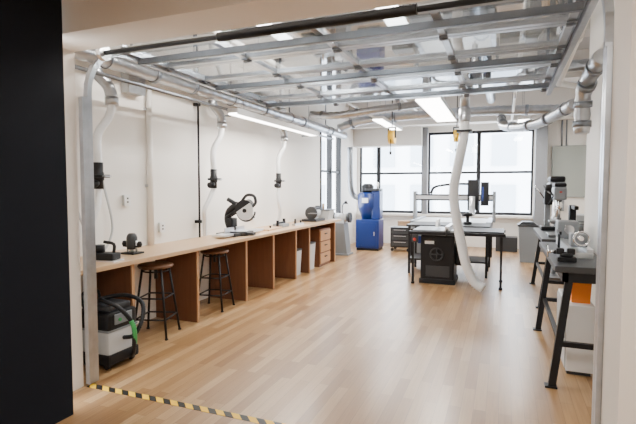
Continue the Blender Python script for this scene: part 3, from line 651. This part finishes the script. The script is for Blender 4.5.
part(e,'work_table',B().m(IRON).lathe([(.16,.13),(.16,.145)],(0,-.1,0)).cyl((0,-.1,.05),(0,-.1,.13),.03),IRON)
part(e,'blade',B().m(CHROME).box((-.002,-.2,.1),(.002,-.195,.36)),CHROME)
e=thing('band_saw','dark grey benchtop band saw standing on the metal stand','band saw',(1.65,7.6,.92))
part(e,'lower_housing',B().m(GREY).box((-.2,-.1,0),(.2,.12,.3),.03),GREY)
part(e,'column',B().m(GREY).box((.1,-.05,.3),(.2,.1,.6)),GREY)
part(e,'upper_housing',B().m(DGREY).box((-.2,-.1,.55),(.2,.12,.85),.06),DGREY)
part(e,'work_table',B().m(IRON).box((-.25,-.2,.32),(.08,.15,.34)),IRON)
e=thing('mortiser','black and silver mortising machine on the tool stand','power tool',(.66,8.15,.92))
part(e,'base',B().m(BLK).box((-.1,-.15,0),(.1,.15,.06),.01),BLK)
part(e,'column',B().m(GREY).box((-.04,.05,.06),(.04,.12,.62),.01),GREY)
part(e,'head',B().m(BLKP).box((-.06,-.12,.4),(.06,.1,.62),.02).cyl((0,-.04,.62),(0,-.04,.72),.05),BLKP)
part(e,'lever',B().m(CHROME).cyl((-.06,-.02,.5),(-.2,-.1,.7),.01),CHROME)
e=thing('floor_drill_press','tall grey floor-standing drill press beside the tool stands','drill press',(.85,9.0,0))
part(e,'base',B().m(IRON).box((-.18,-.25,0),(.18,.25,.06),.01),IRON)
part(e,'column',B().m(ALU).cyl((0,.12,.06),(0,.12,1.75),.04),ALU)
part(e,'head',B().m(GREY).box((-.13,-.28,1.4),(.13,.3,1.68),.04).m(BLKP).box((-.12,-.26,1.68),(.12,.28,1.78),.04),GREY)
part(e,'chuck',B().m(CHROME).lathe([(.006,1.1),(.008,1.22),(.03,1.25),(.03,1.32),(.022,1.4)],(0,-.18,0)),CHROME)
part(e,'work_table',B().m(IRON).box((-.18,-.35,1.0),(.18,.02,1.03),.004).cyl((0,.12,.95),(0,.12,1.08),.06).box((-.04,-.02,.97),(.04,.1,1.02)),IRON)
for k in range(3):
    a=2*pi*k/3+.9; part(e,'feed_handle',B().m(BLK).cyl((-.13,-.15,1.48),(-.2,-.15+.18*math.cos(a),1.48+.18*math.sin(a)),.01),BLK)
e=thing('machine_cabinet','light grey machine cabinet with silver front beside the wall','cabinet',(1.5,9.6,0))
part(e,'body',B().m(LGREY).box((-.35,-.3,.0),(.35,.3,1.1),.01),LGREY)
part(e,'door',B().m(GREY).box((-.32,-.315,.08),(.32,-.3,1.0),.004),GREY)
part(e,'handle',B().m(BLK).box((.24,-.335,.5),(.27,-.315,.65)),BLK)
# ------------------------------------------------------------------ added corridor fill lamp, world, camera
corridor_fill=thing('ceiling_light','added unseen fill lamp panel in the corridor outside the doorway','light fixture',(0,.4,2.8),group='fluorescent ceiling lights')  # unseen fill lamp, added to brighten the corridor side and header
part(corridor_fill,'housing',B().m(WPL).box((-.6,-.15,.0),(.6,.15,.06),.01),WPL)
part(corridor_fill,'diffuser',B().m(LAMP).box((-.58,-.13,-.006),(.58,.13,.0)),LAMP)
la=bpy.data.lights.new('lamp','AREA'); la.shape='RECTANGLE'; la.size=1.1; la.size_y=.25; la.energy=85; la.color=(1,.95,.88)
lo=bpy.data.objects.new('lamp',la); COL.objects.link(lo); lo.location=(0,0,-.02); lo.parent=corridor_fill
w=bpy.data.worlds.new('World'); scene.world=w; w.use_nodes=True
bg=w.node_tree.nodes['Background']; bg.inputs[0].default_value=(.93,.97,1,1); bg.inputs[1].default_value=16
la=bpy.data.lights.new('window_portal','AREA'); la.shape='RECTANGLE'; la.size=4.6; la.size_y=2.2; la.cycles.is_portal=True
lo=bpy.data.objects.new('window_portal',la); COL.objects.link(lo); lo.location=(-1.6,YB+.22,1.97); lo.rotation_euler=(-pi/2,0,0)
cam=bpy.data.cameras.new('camera'); co=bpy.data.objects.new('camera',cam); COL.objects.link(co)
co.location=(0,0,1.6); co.rotation_euler=(math.radians(90-3.1),0,math.radians(21.7))
cam.sensor_width=36; cam.lens=36*465/636; cam.clip_start=.05
scene.camera=co
